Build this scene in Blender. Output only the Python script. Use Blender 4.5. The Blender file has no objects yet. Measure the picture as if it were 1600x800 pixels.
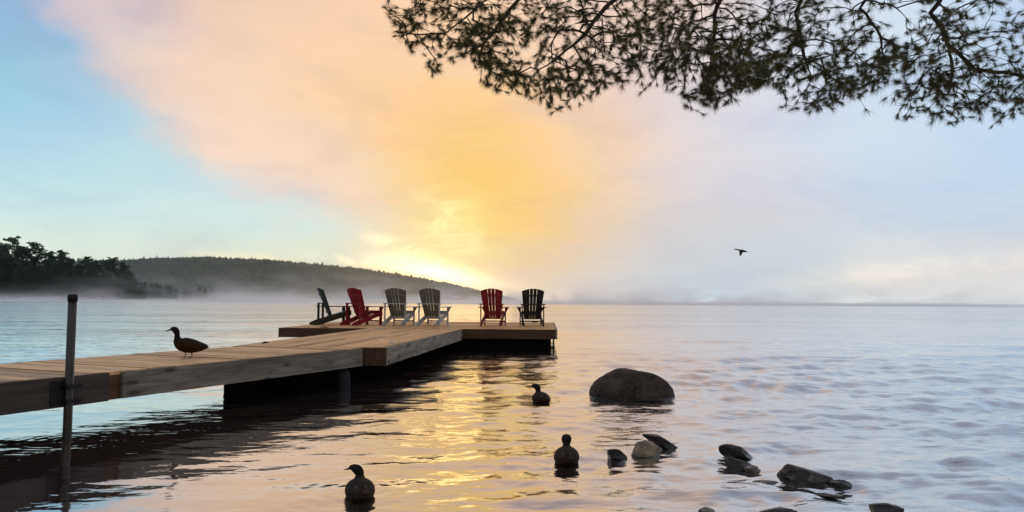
import bpy, bmesh, math, random
import numpy as np
from mathutils import Vector, Matrix, noise

random.seed(7); rng = np.random.default_rng(7)
scene = bpy.context.scene
COL = scene.collection
R = math.radians
PI = math.pi

# ------------------------------------------------------------------ camera
cam_d = bpy.data.cameras.new('camera'); cam = bpy.data.objects.new('camera', cam_d); COL.objects.link(cam)
CAM_H = 1.26
cam_d.sensor_width = 36; cam_d.lens = 1156 / 1600 * 36; cam_d.clip_start = 0.05; cam_d.clip_end = 30000
cam.matrix_world = Matrix.Translation((0, 0, CAM_H)) @ Matrix.Rotation(R(90 + 3.465), 4, 'X') @ Matrix.Rotation(R(0.32), 4, 'Z')
scene.camera = cam

vs = scene.view_settings
vs.view_transform = 'Standard'; vs.look = 'None'; vs.exposure = 0.02; vs.gamma = 1; vs.use_curve_mapping = False
cy = scene.cycles
cy.max_bounces = 6; cy.diffuse_bounces = 2; cy.glossy_bounces = 3; cy.transmission_bounces = 2
cy.volume_bounces = 4; cy.transparent_max_bounces = 6; cy.use_denoising = True
cy.volume_step_rate = 4.0; cy.volume_max_steps = 64
cy.sample_clamp_indirect = 4.0

SUN_AZ, SUN_EL = -5.9, 2.7           # degrees: azimuth from +Y towards +X, elevation
SUN_DIR = Vector((math.sin(R(SUN_AZ)) * math.cos(R(SUN_EL)), math.cos(R(SUN_AZ)) * math.cos(R(SUN_EL)), math.sin(R(SUN_EL))))

# ------------------------------------------------------------------ node helpers
def lin(c):
    return tuple(((v / 255) / 12.92 if v / 255 <= 0.04045 else ((v / 255 + 0.055) / 1.055) ** 2.4) for v in c)

class NT:
    def __init__(s, tree):
        s.t = tree; s.t.nodes.clear()
    def n(s, typ, **kw):
        nd = s.t.nodes.new(typ)
        for k, v in kw.items():
            setattr(nd, k, v)
        return nd
    def put(s, sock, v):
        if isinstance(v, bpy.types.NodeSocket):
            s.t.links.new(v, sock)
        elif v is not None:
            if sock.type == 'RGBA' and len(v) == 3: v = (*v, 1)
            sock.default_value = v
    def m(s, op, a, b=None, c=None, clamp=False):
        nd = s.n('ShaderNodeMath', operation=op, use_clamp=clamp)
        for i, v in enumerate((a, b, c)):
            if v is not None: s.put(nd.inputs[i], v)
        return nd.outputs[0]
    def vm(s, op, a, b=None, out=0):
        nd = s.n('ShaderNodeVectorMath', operation=op)
        s.put(nd.inputs[0], a)
        if b is not None: s.put(nd.inputs[3] if op == 'SCALE' else nd.inputs[1], b)
        return nd.outputs[out]
    def mix(s, f, a, b, blend='MIX'):
        nd = s.n('ShaderNodeMix', data_type='RGBA', blend_type=blend)
        s.put(nd.inputs[0], f); s.put(nd.inputs[6], a); s.put(nd.inputs[7], b)
        return nd.outputs[2]
    def mr(s, v, a, b, c=0.0, d=1.0, kind='SMOOTHSTEP'):
        nd = s.n('ShaderNodeMapRange', interpolation_type=kind)
        for i, x in enumerate((v, a, b, c, d)): s.put(nd.inputs[i], x)
        return nd.outputs[0]
    def noise(s, vec, scale, detail=3, rough=0.5, dist=0.0, out=0):
        nd = s.n('ShaderNodeTexNoise')
        s.put(nd.inputs['Vector'], vec); nd.inputs['Scale'].default_value = scale
        nd.inputs['Detail'].default_value = detail; nd.inputs['Roughness'].default_value = rough
        nd.inputs['Distortion'].default_value = dist
        return nd.outputs[out]
    def ramp(s, f, stops, interp='LINEAR'):
        nd = s.n('ShaderNodeValToRGB'); cr = nd.color_ramp; cr.interpolation = interp
        while len(cr.elements) < len(stops): cr.elements.new(0.5)
        for e, (p, c) in zip(cr.elements, stops):
            e.position = p; e.color = (*c, 1)
        s.put(nd.inputs[0], f)
        return nd.outputs[0]
    def mapping(s, vec, scale=(1, 1, 1), rot=(0, 0, 0), loc=(0, 0, 0)):
        nd = s.n('ShaderNodeMapping'); s.put(nd.inputs[0], vec)
        nd.inputs['Scale'].default_value = scale; nd.inputs['Rotation'].default_value = rot; nd.inputs['Location'].default_value = loc
        return nd.outputs[0]
    def sep(s, vec):
        nd = s.n('ShaderNodeSeparateXYZ'); s.put(nd.inputs[0], vec); return nd.outputs
    def comb(s, x, y, z):
        nd = s.n('ShaderNodeCombineXYZ')
        for i, v in enumerate((x, y, z)): s.put(nd.inputs[i], v)
        return nd.outputs[0]

# ------------------------------------------------------------------ sky (colours of the dawn sky as a table over azimuth and elevation, in degrees)
# each sample: azimuth, elevation, sRGB colour of the sky there
_S = '''
0 20 140 164 214|0 100 132 184 226|0 200 130 200 230|0 300 176 226 240|0 380 226 241 228|0 450 236 240 215
100 20 164 172 208|100 120 170 198 224|100 200 140 204 232|100 300 194 231 239|100 380 228 240 228
200 30 200 190 202|200 110 226 205 200|200 170 206 210 220|200 230 166 212 234|200 310 200 232 238|200 385 232 240 222
300 30 228 202 192|300 120 249 214 190|300 200 240 214 204|300 270 208 226 234|300 350 212 236 236|300 395 240 236 205
400 30 243 206 176|400 120 252 216 178|400 200 248 214 188|400 260 228 218 218|400 320 206 230 236|400 380 226 238 226|400 400 248 228 180
500 40 248 208 176|500 130 253 214 172|500 200 252 214 178|500 270 236 216 208|500 330 208 228 234|500 380 222 234 222|500 405 250 226 165
600 50 249 210 172|600 130 252 210 158|600 200 253 209 150|600 270 252 212 160|600 330 238 220 190|600 370 226 228 210|600 405 254 230 160
700 60 250 212 176|700 130 252 211 158|700 200 253 206 132|700 270 254 205 112|700 330 255 214 110|700 380 255 232 150|700 430 255 236 160
800 80 248 212 182|800 150 250 210 160|800 220 253 206 132|800 290 253 204 110|800 350 254 206 112|800 400 252 214 140|800 440 240 216 186
900 90 240 212 196|900 170 244 210 180|900 250 250 211 162|900 320 250 212 158|900 380 238 214 182|900 430 222 212 204|900 465 226 216 206
1000 150 234 216 212|1000 230 236 214 202|1000 300 234 214 200|1000 370 222 212 208|1000 430 206 210 216|1000 465 214 216 220
1120 180 226 220 228|1120 260 224 216 224|1120 330 220 214 218|1120 400 208 212 218|1120 455 200 214 224
1250 180 216 224 238|1250 260 212 218 234|1250 330 214 216 226|1250 400 206 216 228|1250 460 208 214 216
1400 180 206 222 242|1400 260 202 218 238|1400 330 206 218 234|1400 390 212 222 230|1400 425 240 230 222|1400 460 222 222 224
1600 180 196 218 242|1600 260 190 212 238|1600 330 196 216 236|1600 380 214 222 230|1600 420 242 230 222|1600 460 220 222 226'''
_pts = []
for rec in _S.replace('\n', '|').split('|'):
    if rec.strip():
        a, b, r_, g_, b_ = map(float, rec.split())
        x = (a - 800) / 1156; hy = 470 + (a - 800) * 0.0056
        _pts.append((math.degrees(math.atan(x)), math.degrees(math.atan((hy - b) / 1156 / math.hypot(1, x))), *lin((r_, g_, b_))))
for az, c in ((-80, (150, 170, 205)), (-50, (125, 178, 222)), (50, (190, 208, 234)), (80, (160, 175, 205))):
    for el in (0, 8, 18, 28): _pts.append((az, el, *lin(c)))
for az, el, c in ((-30, 34, (160, 172, 210)), (-10, 34, (224, 200, 190)), (10, 34, (222, 200, 194)), (30, 34, (190, 198, 222)),
                  (-40, 60, (165, 178, 212)), (0, 60, (192, 188, 204)), (40, 60, (184, 190, 214))):
    _pts.append((az, el, *lin(c)))
_P = np.array(_pts)
AZS = np.linspace(-62, 62, 32); ELS = [0, 1.6, 3.4, 6, 9, 12, 15, 18.5, 22.5, 30, 55]
def sky_table(az, el):
    s = 1.75 + 0.08 * el
    w = np.exp(-(((_P[:, 0] - az) / (s * 1.15)) ** 2 + ((_P[:, 1] - el) / (s * 0.75)) ** 2)) + 1e-7 / (1 + (_P[:, 0] - az) ** 2 + (_P[:, 1] - el) ** 2)
    return (w[:, None] * _P[:, 2:]).sum(0) / w.sum()

world = bpy.data.worlds.new('World'); scene.world = world; world.use_nodes = True
W = NT(world.node_tree)
gen = W.n('ShaderNodeTexCoord').outputs['Generated']
dx, dy, dz = W.sep(gen)
SKY_ST = 1.0
el = W.m('MULTIPLY', W.m('ARCSINE', dz), 180 / PI)
az = W.m('MULTIPLY', W.m('ARCTAN2', dx, dy), 180 / PI)
ae = W.comb(az, el, 0)
# drifting cloud warp, streaks run from upper left down to the sun
rot = W.mapping(ae, (0.05, 0.13, 1), (0, 0, R(32)))
w1 = W.noise(rot, 1.0, 5, 0.55, 0.3, out=1)
w2 = W.noise(W.mapping(ae, (0.16, 0.32, 1), (0, 0, R(30)), (7, 3, 0)), 1.0, 5, 0.6, 0.4, out=1)
off = W.vm('ADD', W.vm('SCALE', W.vm('SUBTRACT', w1, (0.5, 0.5, 0.5)), 7.0), W.vm('SCALE', W.vm('SUBTRACT', w2, (0.5, 0.5, 0.5)), 4.5))
calm = W.mr(el, 0.5, 9.0, 0.12, 1.0)
off = W.vm('SCALE', off, calm)
aew = W.vm('ADD', ae, off)
azw, elw, _ = W.sep(aew)
azn = W.mr(azw, -62.0, 62.0, 0.0, 1.0, 'LINEAR')
cur = None
for i, e in enumerate(ELS):
    stops = [(k / (len(AZS) - 1), tuple(sky_table(a, e))) for k, a in enumerate(AZS)]
    rr = W.ramp(azn, stops, 'B_SPLINE')
    cur = rr if cur is None else W.mix(W.mr(elw, float(ELS[i - 1]), float(e), 0, 1, 'SMOOTHSTEP'), cur, rr)
# edge of the lit mist bank against the clear sky, running down from upper left to the sun
t_ = W.m('MAXIMUM', W.m('MULTIPLY', W.m('ADD', az, 10.0), -1.0), -6.0)
edge_el = W.m('ADD', W.m('ADD', 4.8, W.m('MULTIPLY', t_, 0.10)), W.m('MULTIPLY', W.m('MULTIPLY', t_, t_), 0.0215))
e1 = W.noise(W.mapping(ae, (0.14, 0.26, 1), (0, 0, R(35)), (4, 1, 0)), 1.0, 6, 0.6, 0.5)
dd_ = W.m('ADD', W.m('SUBTRACT', el, edge_el), W.m('MULTIPLY', W.m('SUBTRACT', e1, 0.5), 9.0))
clearsky = W.ramp(W.mr(el, 0.0, 25.0, 0, 1, 'LINEAR'), [(0.0, lin((238, 240, 216))), (0.13, lin((224, 240, 228))), (0.32, lin((196, 228, 238))), (0.56, lin((146, 206, 231))), (0.8, lin((136, 188, 226))), (1.0, lin((146, 182, 222)))], 'B_SPLINE')
west = W.mr(az, -6.0, -15.0)
cur = W.mix(W.m('MULTIPLY', W.m('MULTIPLY', W.mr(dd_, 2.4, -3.2), west), 0.68), cur, clearsky)
band = W.m('MULTIPLY', W.mr(dd_, -1.8, 2.6), W.mr(dd_, 9.0, 3.0))
cur = W.mix(W.m('MULTIPLY', W.m('MULTIPLY', band, west), 0.42), cur, lin((252, 222, 196)))
cur = W.mix(W.mr(az, 3.0, 18.0), cur, W.mix(1.0, cur, (0.965, 0.995, 1.0), 'MULTIPLY'))
cur = W.mix(1.0, cur, W.ramp(W.mr(el, 0.0, 3.0, 0, 1, 'LINEAR'), [(0.0, (1.13, 1.12, 1.11)), (0.6, (1, 1, 1))]), 'MULTIPLY')
# soft cloud modelling
cl = W.noise(W.mapping(ae, (0.10, 0.24, 1), (0, 0, R(28)), (2, 9, 0)), 1.0, 7, 0.58, 0.6)
cur = W.mix(1.0, cur, W.ramp(cl, [(0.30, (0.90, 0.90, 0.96)), (0.52, (1, 1, 1)), (0.72, (1.06, 1.03, 1.0))]), 'MULTIPLY')
hs_ = W.n('ShaderNodeHueSaturation'); hs_.inputs['Saturation'].default_value = 0.97; W.put(hs_.inputs['Color'], cur); cur = W.mix(1.0, hs_.outputs[0], (1.02, 1.0, 0.975), 'MULTIPLY')
def glow(az0, el0, sx, sy, ang, col, breakup=None):
    v = W.vm('SUBTRACT', ae, (az0, el0, 0.0))
    v = W.mapping(v, (1, 1, 1), (0, 0, R(ang)))
    v = W.vm('MULTIPLY', v, (1 / sx, 1 / sy, 0))
    g = W.m('EXPONENT', W.m('MULTIPLY', W.vm('DOT_PRODUCT', v, v, out=1), -1.0))
    if breakup is not None: g = W.m('MULTIPLY', g, breakup)
    return W.vm('SCALE', col, g)
bk = W.mr(W.noise(W.mapping(ae, (0.35, 0.9, 1), (0, 0, R(12))), 1.0, 6, 0.62, 0.8), 0.35, 0.66, 0.25, 1.35)
adds = [glow(-5.6, 2.1, 4.0, 0.75, 13, (1.5, 1.10, 0.66)), glow(-5.2, 4.4, 2.6, 2.6, 30, (0.20, 0.19, 0.12), bk),
        glow(-9.0, 4.1, 2.2, 0.5, 20, (0.5, 0.35, 0.15), bk), glow(-8.5, 2.4, 5.5, 0.5, 8, (0.45, 0.34, 0.12), bk),
        glow(-19.5, 3.0, 3.4, 0.35, 3, (0.25, 0.10, -0.05), bk), glow(-4.5, 7.0, 3.2, 1.6, 42, (0.10, 0.10, 0.05), bk),
        glow(28.0, 2.3, 9.0, 0.7, -5, (0.16, 0.10, 0.04), bk)]
for a in adds: cur = W.vm('ADD', cur, a)
nish = W.n('ShaderNodeTexSky', sky_type='NISHITA', sun_disc=False)
nish.sun_elevation = R(SUN_EL); nish.sun_rotation = R(SUN_AZ); nish.air_density = 1.2; nish.dust_density = 2.0
nis = W.vm('ADD', W.vm('SCALE', nish.outputs[0], 0.12), W.mix(W.mr(el, 5.0, 70.0), (0.20, 0.20, 0.23), (0.44, 0.46, 0.55)))
side = W.mr(W.m('ABSOLUTE', az), 50.0, 95.0)
up = W.mr(el, 60.0, 88.0)
cur = W.mix(W.m('MAXIMUM', side, up), cur, nis)
cur = W.mix(W.mr(el, -6.0, -1.0), (0.05, 0.05, 0.055), cur)
bg = W.n('ShaderNodeBackground'); W.put(bg.inputs[0], cur); bg.inputs[1].default_value = SKY_ST
W.t.links.new(bg.outputs[0], W.n('ShaderNodeOutputWorld').inputs[0])
world.cycles.sampling_method = 'MANUAL'; world.cycles.sample_map_resolution = 512

sun_d = bpy.data.lights.new('sun', 'SUN'); sun = bpy.data.objects.new('sun', sun_d); COL.objects.link(sun)
sun_d.energy = 0.035; sun_d.angle = R(12); sun_d.color = (1.0, 0.52, 0.18)
sun.rotation_mode = 'QUATERNION'; sun.rotation_quaternion = SUN_DIR.to_track_quat('Z', 'Y'); sun.location = (0, 0, 30)

# ------------------------------------------------------------------ object helpers
def tag(o, label=None, cat=None, group=None, kind=None):
    if label: o['label'] = label
    if cat: o['category'] = cat
    if group: o['group'] = group
    if kind: o['kind'] = kind
    return o
def empty(name, loc=(0, 0, 0), rz=0.0, s=1.0):
    o = bpy.data.objects.new(name, None); COL.objects.link(o)
    o.location = loc; o.rotation_euler = (0, 0, rz); o.scale = (s, s, s); o.empty_display_size = 0.1
    return o
def link_mesh(name, me, mat, parent=None, smooth=False):
    if smooth: me.polygons.foreach_set('use_smooth', [True] * len(me.polygons))
    me.materials.append(mat)
    o = bpy.data.objects.new(name, me); COL.objects.link(o)
    if parent: o.parent = parent
    return o
class MB:
    """collects simple solids into one mesh; rnd is a per-solid random value for the material"""
    def __init__(s): s.v = []; s.f = []; s.r = []
    def add(s, v, f, rv=None):
        b = len(s.v); rv = random.random() if rv is None else rv
        s.v += [tuple(p) for p in v]; s.f += [tuple(i + b for i in q) for q in f]; s.r += [rv] * len(v)
    def box(s, x0, x1, y0, y1, z0, z1, M=None, rv=None):
        v = [Vector((x, y, z)) for z in (z0, z1) for y in (y0, y1) for x in (x0, x1)]
        if M: v = [M @ p for p in v]
        s.add(v, [(0, 2, 3, 1), (4, 5, 7, 6), (0, 1, 5, 4), (2, 6, 7, 3), (0, 4, 6, 2), (1, 3, 7, 5)], rv)
    def bar(s, a, b, w, h, up=(0, 0, 1), rv=None):
        a = Vector(a); b = Vector(b); d = (b - a).normalized(); sd = d.cross(Vector(up)).normalized(); u = sd.cross(d)
        M = Matrix((sd, d, u)).transposed().to_4x4(); M.translation = a
        s.box(-w / 2, w / 2, 0, (b - a).length, -h / 2, h / 2, M, rv)
    def prism(s, poly, z0, z1, M=None):
        n = len(poly)
        v = [Vector((x, y, z0)) for x, y in poly] + [Vector((x, y, z1)) for x, y in poly]
        if M: v = [M @ p for p in v]
        s.add(v, [tuple(range(n))[::-1], tuple(range(n, 2 * n))] + [(i, (i + 1) % n, n + (i + 1) % n, n + i) for i in range(n)])
    def tube(s, pts, rad, seg=10, cap=True, rv=None):
        pts = [Vector(p) for p in pts]; rad = rad if isinstance(rad, (list, tuple)) else [rad] * len(pts)
        v = []; f = []; ref = None
        for i, p in enumerate(pts):
            d = (pts[min(i + 1, len(pts) - 1)] - pts[max(i - 1, 0)]).normalized()
            if ref is None: ref = d.orthogonal().normalized()
            ref = (ref - d * ref.dot(d)).normalized(); q = d.cross(ref)
            for k in range(seg):
                a = 2 * PI * k / seg; v.append(p + (ref * math.cos(a) + q * math.sin(a)) * rad[i])
        for i in range(len(pts) - 1):
            for k in range(seg):
                f.append((i * seg + k, i * seg + (k + 1) % seg, (i + 1) * seg + (k + 1) % seg, (i + 1) * seg + k))
        if cap: f.append(tuple(range(seg))[::-1]); f.append(tuple((len(pts) - 1) * seg + k for k in range(seg)))
        s.add(v, f, rv)
    def build(s, name, mat, parent=None, smooth=False, bevel=0):
        me = bpy.data.meshes.new(name); me.from_pydata(s.v, [], s.f); me.update()
        at = me.attributes.new('rnd', 'FLOAT', 'POINT'); at.data.foreach_set('value', s.r)
        o = link_mesh(name, me, mat, parent, smooth)
        if bevel:
            m = o.modifiers.new('bevel', 'BEVEL'); m.width = bevel; m.segments = 2; m.limit_method = 'ANGLE'
        return o

def material(name):
    m = bpy.data.materials.new(name); m.use_nodes = True
    N = NT(m.node_tree)
    p = N.n('ShaderNodeBsdfPrincipled'); o = N.n('ShaderNodeOutputMaterial')
    N.t.links.new(p.outputs[0], o.inputs[0])
    return m, N, p, o
def bump(N, p, h, strength, dist):
    b = N.n('ShaderNodeBump'); b.inputs['Strength'].default_value = strength; b.inputs['Distance'].default_value = dist
    N.put(b.inputs['Height'], h); N.put(p.inputs['Normal'], b.outputs[0]); return b

def wood(name, c0, c1, knots=0.0, rough=0.75, axis='x', spec=0.3, cg=None):
    m, N, p, o = material(name)
    tc = N.n('ShaderNodeTexCoord').outputs['Object']
    rnd = N.n('ShaderNodeAttribute', attribute_name='rnd').outputs['Fac']
    v = N.vm('ADD', tc, N.vm('SCALE', (3.7, 9.1, 5.3), rnd))
    sc = (1.3, 22, 22) if axis == 'x' else (22, 1.3, 22)
    g = N.noise(N.mapping(v, sc), 1.0, 6, 0.6, 1.2)
    g2 = N.noise(N.mapping(v, (sc[0] * .4, sc[1] * .12, 2.5) if axis == 'x' else (sc[0] * .12, sc[1] * .4, 2.5)), 1.3, 4, 0.6, 0.8)
    col = N.mix(N.mr(g, 0.3, 0.7), c0, c1)
    col = N.mix(1.0, col, N.ramp(rnd, [(0, (0.58, 0.56, 0.54)), (0.5, (1, .98, .95)), (1, (1.25, 1.2, 1.12))]), 'MULTIPLY')
    if cg: col = N.mix(N.mr(g2, 0.42, 0.68), col, cg)
    if knots:
        vo = N.n('ShaderNodeTexVoronoi'); N.put(vo.inputs['Vector'], N.mapping(v, (2.0, 6, 6) if axis == 'x' else (6, 2.0, 6))); vo.inputs['Scale'].default_value = 1.0
        k = N.mr(vo.outputs['Distance'], 0.07, 0.25, 1.0, 0.0)
        col = N.mix(N.m('MULTIPLY', k, knots), col, (0.035, 0.022, 0.015))
    N.put(p.inputs['Base Color'], col); p.inputs['Roughness'].default_value = rough
    p.inputs['Specular IOR Level'].default_value = spec
    bump(N, p, g, 0.5, 0.004)
    return m
def plain(name, col, rough=0.5, metal=0.0, var=0.15, scale=6, spec=0.5, bmp=0.0):
    m, N, p, o = material(name)
    tc = N.n('ShaderNodeTexCoord').outputs['Object']
    g = N.noise(tc, scale, 5, 0.6)
    N.put(p.inputs['Base Color'], N.mix(g, tuple(c * (1 - var) for c in col), tuple(c * (1 + var) for c in col)))
    N.put(p.inputs['Roughness'], N.mr(g, 0.3, 0.7, rough * 0.8, min(1, rough * 1.2)))
    p.inputs['Metallic'].default_value = metal; p.inputs['Specular IOR Level'].default_value = spec
    if bmp: bump(N, p, g, 0.6, bmp)
    return m

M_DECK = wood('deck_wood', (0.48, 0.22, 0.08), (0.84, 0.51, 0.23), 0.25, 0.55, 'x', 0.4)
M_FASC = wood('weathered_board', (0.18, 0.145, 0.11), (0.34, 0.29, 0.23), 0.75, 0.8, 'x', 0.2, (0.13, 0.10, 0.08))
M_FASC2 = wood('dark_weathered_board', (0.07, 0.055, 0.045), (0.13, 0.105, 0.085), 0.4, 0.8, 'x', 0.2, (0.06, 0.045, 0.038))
M_DARKWOOD = wood('stained_board', (0.060, 0.030, 0.015), (0.12, 0.065, 0.032), 0.2, 0.8)
M_FLOAT = plain('black_float', (0.004, 0.004, 0.004), 0.95, spec=0.0)
M_DRUM = plain('pale_drum', (0.03, 0.027, 0.032), 0.8, spec=0.15)
M_STEEL = plain('galvanised_steel', (0.05, 0.04, 0.032), 0.32, 0.6, 0.35, 18)
M_RUST = plain('dark_bracket', (0.018, 0.012, 0.011), 0.6, 0.5, 0.3, 20)
M_PLATE = plain('cleat_metal', (0.6, 0.6, 0.58), 0.3, 0.7)

# ------------------------------------------------------------------ water
DUCKS = [(-.98, 4.99), (0.436, 5.93), (0.373, 9.3)]
def build_water():
    ys = [1.0]
    while ys[-1] < 42:
        y = ys[-1]; ys.append(y + max(0.018, y * y * 0.00062))
    nfine = len(ys)
    while ys[-1] < 12000: ys.append(ys[-1] * 1.12)
    ys = np.array(ys)
    u = np.concatenate([np.linspace(-6, -0.85, 40)[:-1], np.linspace(-0.85, 0.85, 1150), np.linspace(0.85, 6, 40)[1:]])
    Y, U = np.meshgrid(ys, u, indexing='ij'); X = U * np.maximum(Y, 1.0)
    dY = np.gradient(ys)[:, None] * np.ones_like(U)
    Z = np.zeros_like(X)
    fine = Y < 42
    rg = np.random.default_rng(3)
    # slow patches of calmer and livelier water
    patch = 1 + 0.35 * np.sin(X * 0.5 + 0.9 * np.sin(Y * 0.31)) * np.sin(Y * 0.42 + 1.3 + 0.7 * np.sin(X * 0.37))
    lee = 0.42 + 0.86 / (1 + np.exp(-(X - 0.6) * 1.3))
    for i in range(74):
        lam = 0.17 * (11 ** rg.random()) if i < 56 else 1.5 + 2.5 * rg.random()
        th = rg.normal(-1.40, 0.58 if lam < 1.5 else 0.22)      # travels towards the shore
        k = 2 * PI / lam
        slope = 0.024 if lam < 1.5 else 0.013
        a = slope / k * rg.uniform(0.6, 1.3)
        ph = rg.uniform(0, 2 * PI)
        wob = 0.5 * np.sin(X * 1.1 / lam * 0.35 + Y * 0.23 / lam + ph * 3)
        att = np.clip(1.25 - 2.6 * dY * abs(math.sin(th)) / lam, 0, 1)
        s = np.sin(k * (X * math.cos(th) + Y * math.sin(th)) + ph + wob)
        Z += np.where(fine, a * att * (s - 0.25 * np.cos(2 * (k * (X * math.cos(th) + Y * math.sin(th)) + ph + wob))), 0)
    still = 1 / (1 + np.exp((X + 0.9 + (Y - 6) * 0.12) * 2.2)) / (1 + np.exp((Y - 10.5) * 2.0))
    Z *= patch * lee * (1 - 0.78 * still)
    def rings(cx, cy, amp, lam, reach, r0=0.1):
        r = np.hypot(X - cx, Y - cy)
        e = np.exp(-((r - r0) / reach)) * (r > r0) * np.clip((r - r0) / 0.06, 0, 1)
        return amp * e * np.sin(2 * PI * (r - r0) / lam)
    for cx, cy in DUCKS: Z += rings(cx, cy, 0.0013, 0.12, 0.4)
    Z += rings(1.58, 9.75, 0.004, 0.2, 0.5, 0.5)
    Z += rings(-3.98, 6.7, 0.0012, 0.1, 0.3, 0.04)
    for cx, cy in ((1.12, 6.3), (1.87, 6.2), (2.13, 5.4)): Z += rings(cx, cy, 0.0022, 0.16, 0.5, 0.12)
    Z *= np.clip((42 - Y) / 22, 0, 1)
    nr, nc = X.shape
    co = np.stack([X, Y, Z], -1).reshape(-1, 3).astype(np.float32)
    idx = np.arange(nr * nc).reshape(nr, nc)
    q = np.stack([idx[:-1, :-1], idx[:-1, 1:], idx[1:, 1:], idx[1:, :-1]], -1).reshape(-1, 4).astype(np.int32)
    me = bpy.data.meshes.new('lake_water')
    me.vertices.add(len(co)); me.vertices.foreach_set('co', co.ravel())
    me.loops.add(q.size); me.loops.foreach_set('vertex_index', q.ravel())
    me.polygons.add(len(q)); me.polygons.foreach_set('loop_start', np.arange(0, q.size, 4, dtype=np.int32))
    me.update(calc_edges=True)
    m, N, p, o = material('lake_water')
    pos = N.n('ShaderNodeNewGeometry').outputs['Position']
    px, py, pz = N.sep(pos)
    dist = N.m('SQRT', N.m('ADD', N.m('MULTIPLY', px, px), N.m('MULTIPLY', py, py)))
    # capillary ripples everywhere, longer waves take over where the mesh gets coarse
    n1 = N.noise(N.mapping(pos, (3.2, 8.5, 1), (0, 0, R(9))), 1.0, 3, 0.5, 0.3)
    n2 = N.noise(N.mapping(pos, (0.55, 2.0, 1), (0, 0, R(7))), 1.0, 3, 0.55, 0.4)
    n3 = N.noise(N.mapping(pos, (0.12, 0.42, 1), (0, 0, R(4))), 1.0, 3, 0.6, 0.5)
    f2 = N.mr(dist, 8.0, 26.0)
    f3 = N.m('MULTIPLY', N.mr(dist, 20.0, 60.0), N.mr(dist, 250.0, 1500.0, 1.0, 0.05))
    wind = N.mr(N.noise(N.mapping(pos, (0.03, 0.10, 1), (0, 0, R(5))), 1.0, 4, 0.6), 0.35, 0.65, 0.45, 1.25)
    h = N.m('ADD', N.m('MULTIPLY', n1, N.mr(px, -2.0, 1.5, 0.0055, 0.0135)), N.m('ADD', N.m('MULTIPLY', n2, N.m('MULTIPLY', f2, 0.075)), N.m('MULTIPLY', n3, N.m('MULTIPLY', f3, 0.24))))
    n0 = N.noise(N.mapping(pos, (9, 21, 1), (0, 0, R(-6))), 1.0, 2, 0.5)
    h = N.m('MULTIPLY', N.m('ADD', h, N.m('MULTIPLY', n0, N.mr(px, -2.0, 1.5, 0.0010, 0.0042))), wind)
    # added tilt with distance, so far water reflects higher, brighter sky
    h = N.m('ADD', h, N.m('MULTIPLY', N.m('MINIMUM', N.m('MAXIMUM', N.m('SUBTRACT', dist, 14.0), 0.0), 9000.0), 0.030))
    bm_ = bump(N, p, h, 1.0, 1.0)
    fr = N.n('ShaderNodeFresnel'); fr.inputs['IOR'].default_value = 1.333; N.put(fr.inputs['Normal'], bm_.outputs[0])
    gl = N.n('ShaderNodeBsdfGlossy'); gl.inputs['Color'].default_value = (1, 1, 1, 1); N.put(gl.inputs['Normal'], bm_.outputs[0])
    mx = N.n('ShaderNodeMixShader'); N.put(mx.inputs[0], N.m('POWER', fr.outputs[0], 0.29)); N.t.links.new(p.outputs[0], mx.inputs[1]); N.t.links.new(gl.outputs[0], mx.inputs[2])
    N.t.links.new(mx.outputs[0], o.inputs[0]); p.inputs['Specular IOR Level'].default_value = 0.0
    p.inputs['Base Color'].default_value = (0.050, 0.034, 0.030, 1)
    N.put(gl.inputs['Roughness'], N.mr(dist, 12.0, 80.0, 0.012, 0.10))
    ob = link_mesh('lake_water', me, m, None, True)
    tag(ob, kind='structure')
build_water()

def shore():
    xs = np.linspace(-14, 14, 70); ys = np.linspace(-16, 3.2, 50)
    v = []
    for y in ys:
        for x in xs:
            z = 0.33 - 0.155 * (y + 1.0) if y > -1 else 0.33 + 0.05 * (-1 - y)
            v.append((x, y, z + 0.06 * noise.noise(Vector((x * 1.3, y * 1.3, 1))) - 0.12))
    n = len(xs)
    f = [(j * n + i, j * n + i + 1, (j + 1) * n + i + 1, (j + 1) * n + i) for j in range(len(ys) - 1) for i in range(n - 1)]
    me = bpy.data.meshes.new('shore'); me.from_pydata(v, [], f)
    m = plain('shore_earth', (0.10, 0.08, 0.06), 0.9, 0, 0.5, 7, 0.3, 0.02)
    tag(link_mesh('shore', me, m, None, True), kind='structure')
shore()

# ------------------------------------------------------------------ hills and far forest
def interp(tab, x): return float(np.interp(x, [t[0] for t in tab], [t[1] for t in tab]))
RIDGE = [(-3600, 120), (-2600, 132), (-1900, 140), (-1580, 150), (-1400, 160), (-1220, 164), (-1040, 158), (-830, 143), (-620, 120), (-415, 92),
         (-260, 64), (-130, 32), (-30, 8), (60, -8), (300, -20)]
def hill_z(x, y):
    r = interp(RIDGE, x)
    t = min(1, max(0, (y - 2080 - 60 * noise.noise(Vector((x * .004, 0, 0)))) / 920)); s = t * t * (3 - 2 * t) * 0.55 + t * 0.45
    b = min(1, max(0, (4200 - y) / 1200)) if y > 3000 else 1
    return -4 + (r + 4) * s * b + 7 * noise.noise(Vector((x * .004, y * .004, 2))) * min(1, t * 4) * (1 if t < 0.9 else 0.35)
M_FOREST, N_, p_, o_ = material('conifer_forest')
_ps = N_.n('ShaderNodeNewGeometry').outputs['Position']
_g = N_.noise(_ps, 0.012, 6, 0.7); _g3 = N_.noise(_ps, 0.09, 2, 0.6)
N_.put(p_.inputs['Base Color'], N_.mix(N_.mr(N_.m('ADD', N_.m('MULTIPLY', _g, .6), N_.m('MULTIPLY', _g3, .4)), 0.42, 0.60), (0.005, 0.018, 0.013), (0.07, 0.08, 0.03))); p_.inputs['Roughness'].default_value = 0.9
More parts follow.
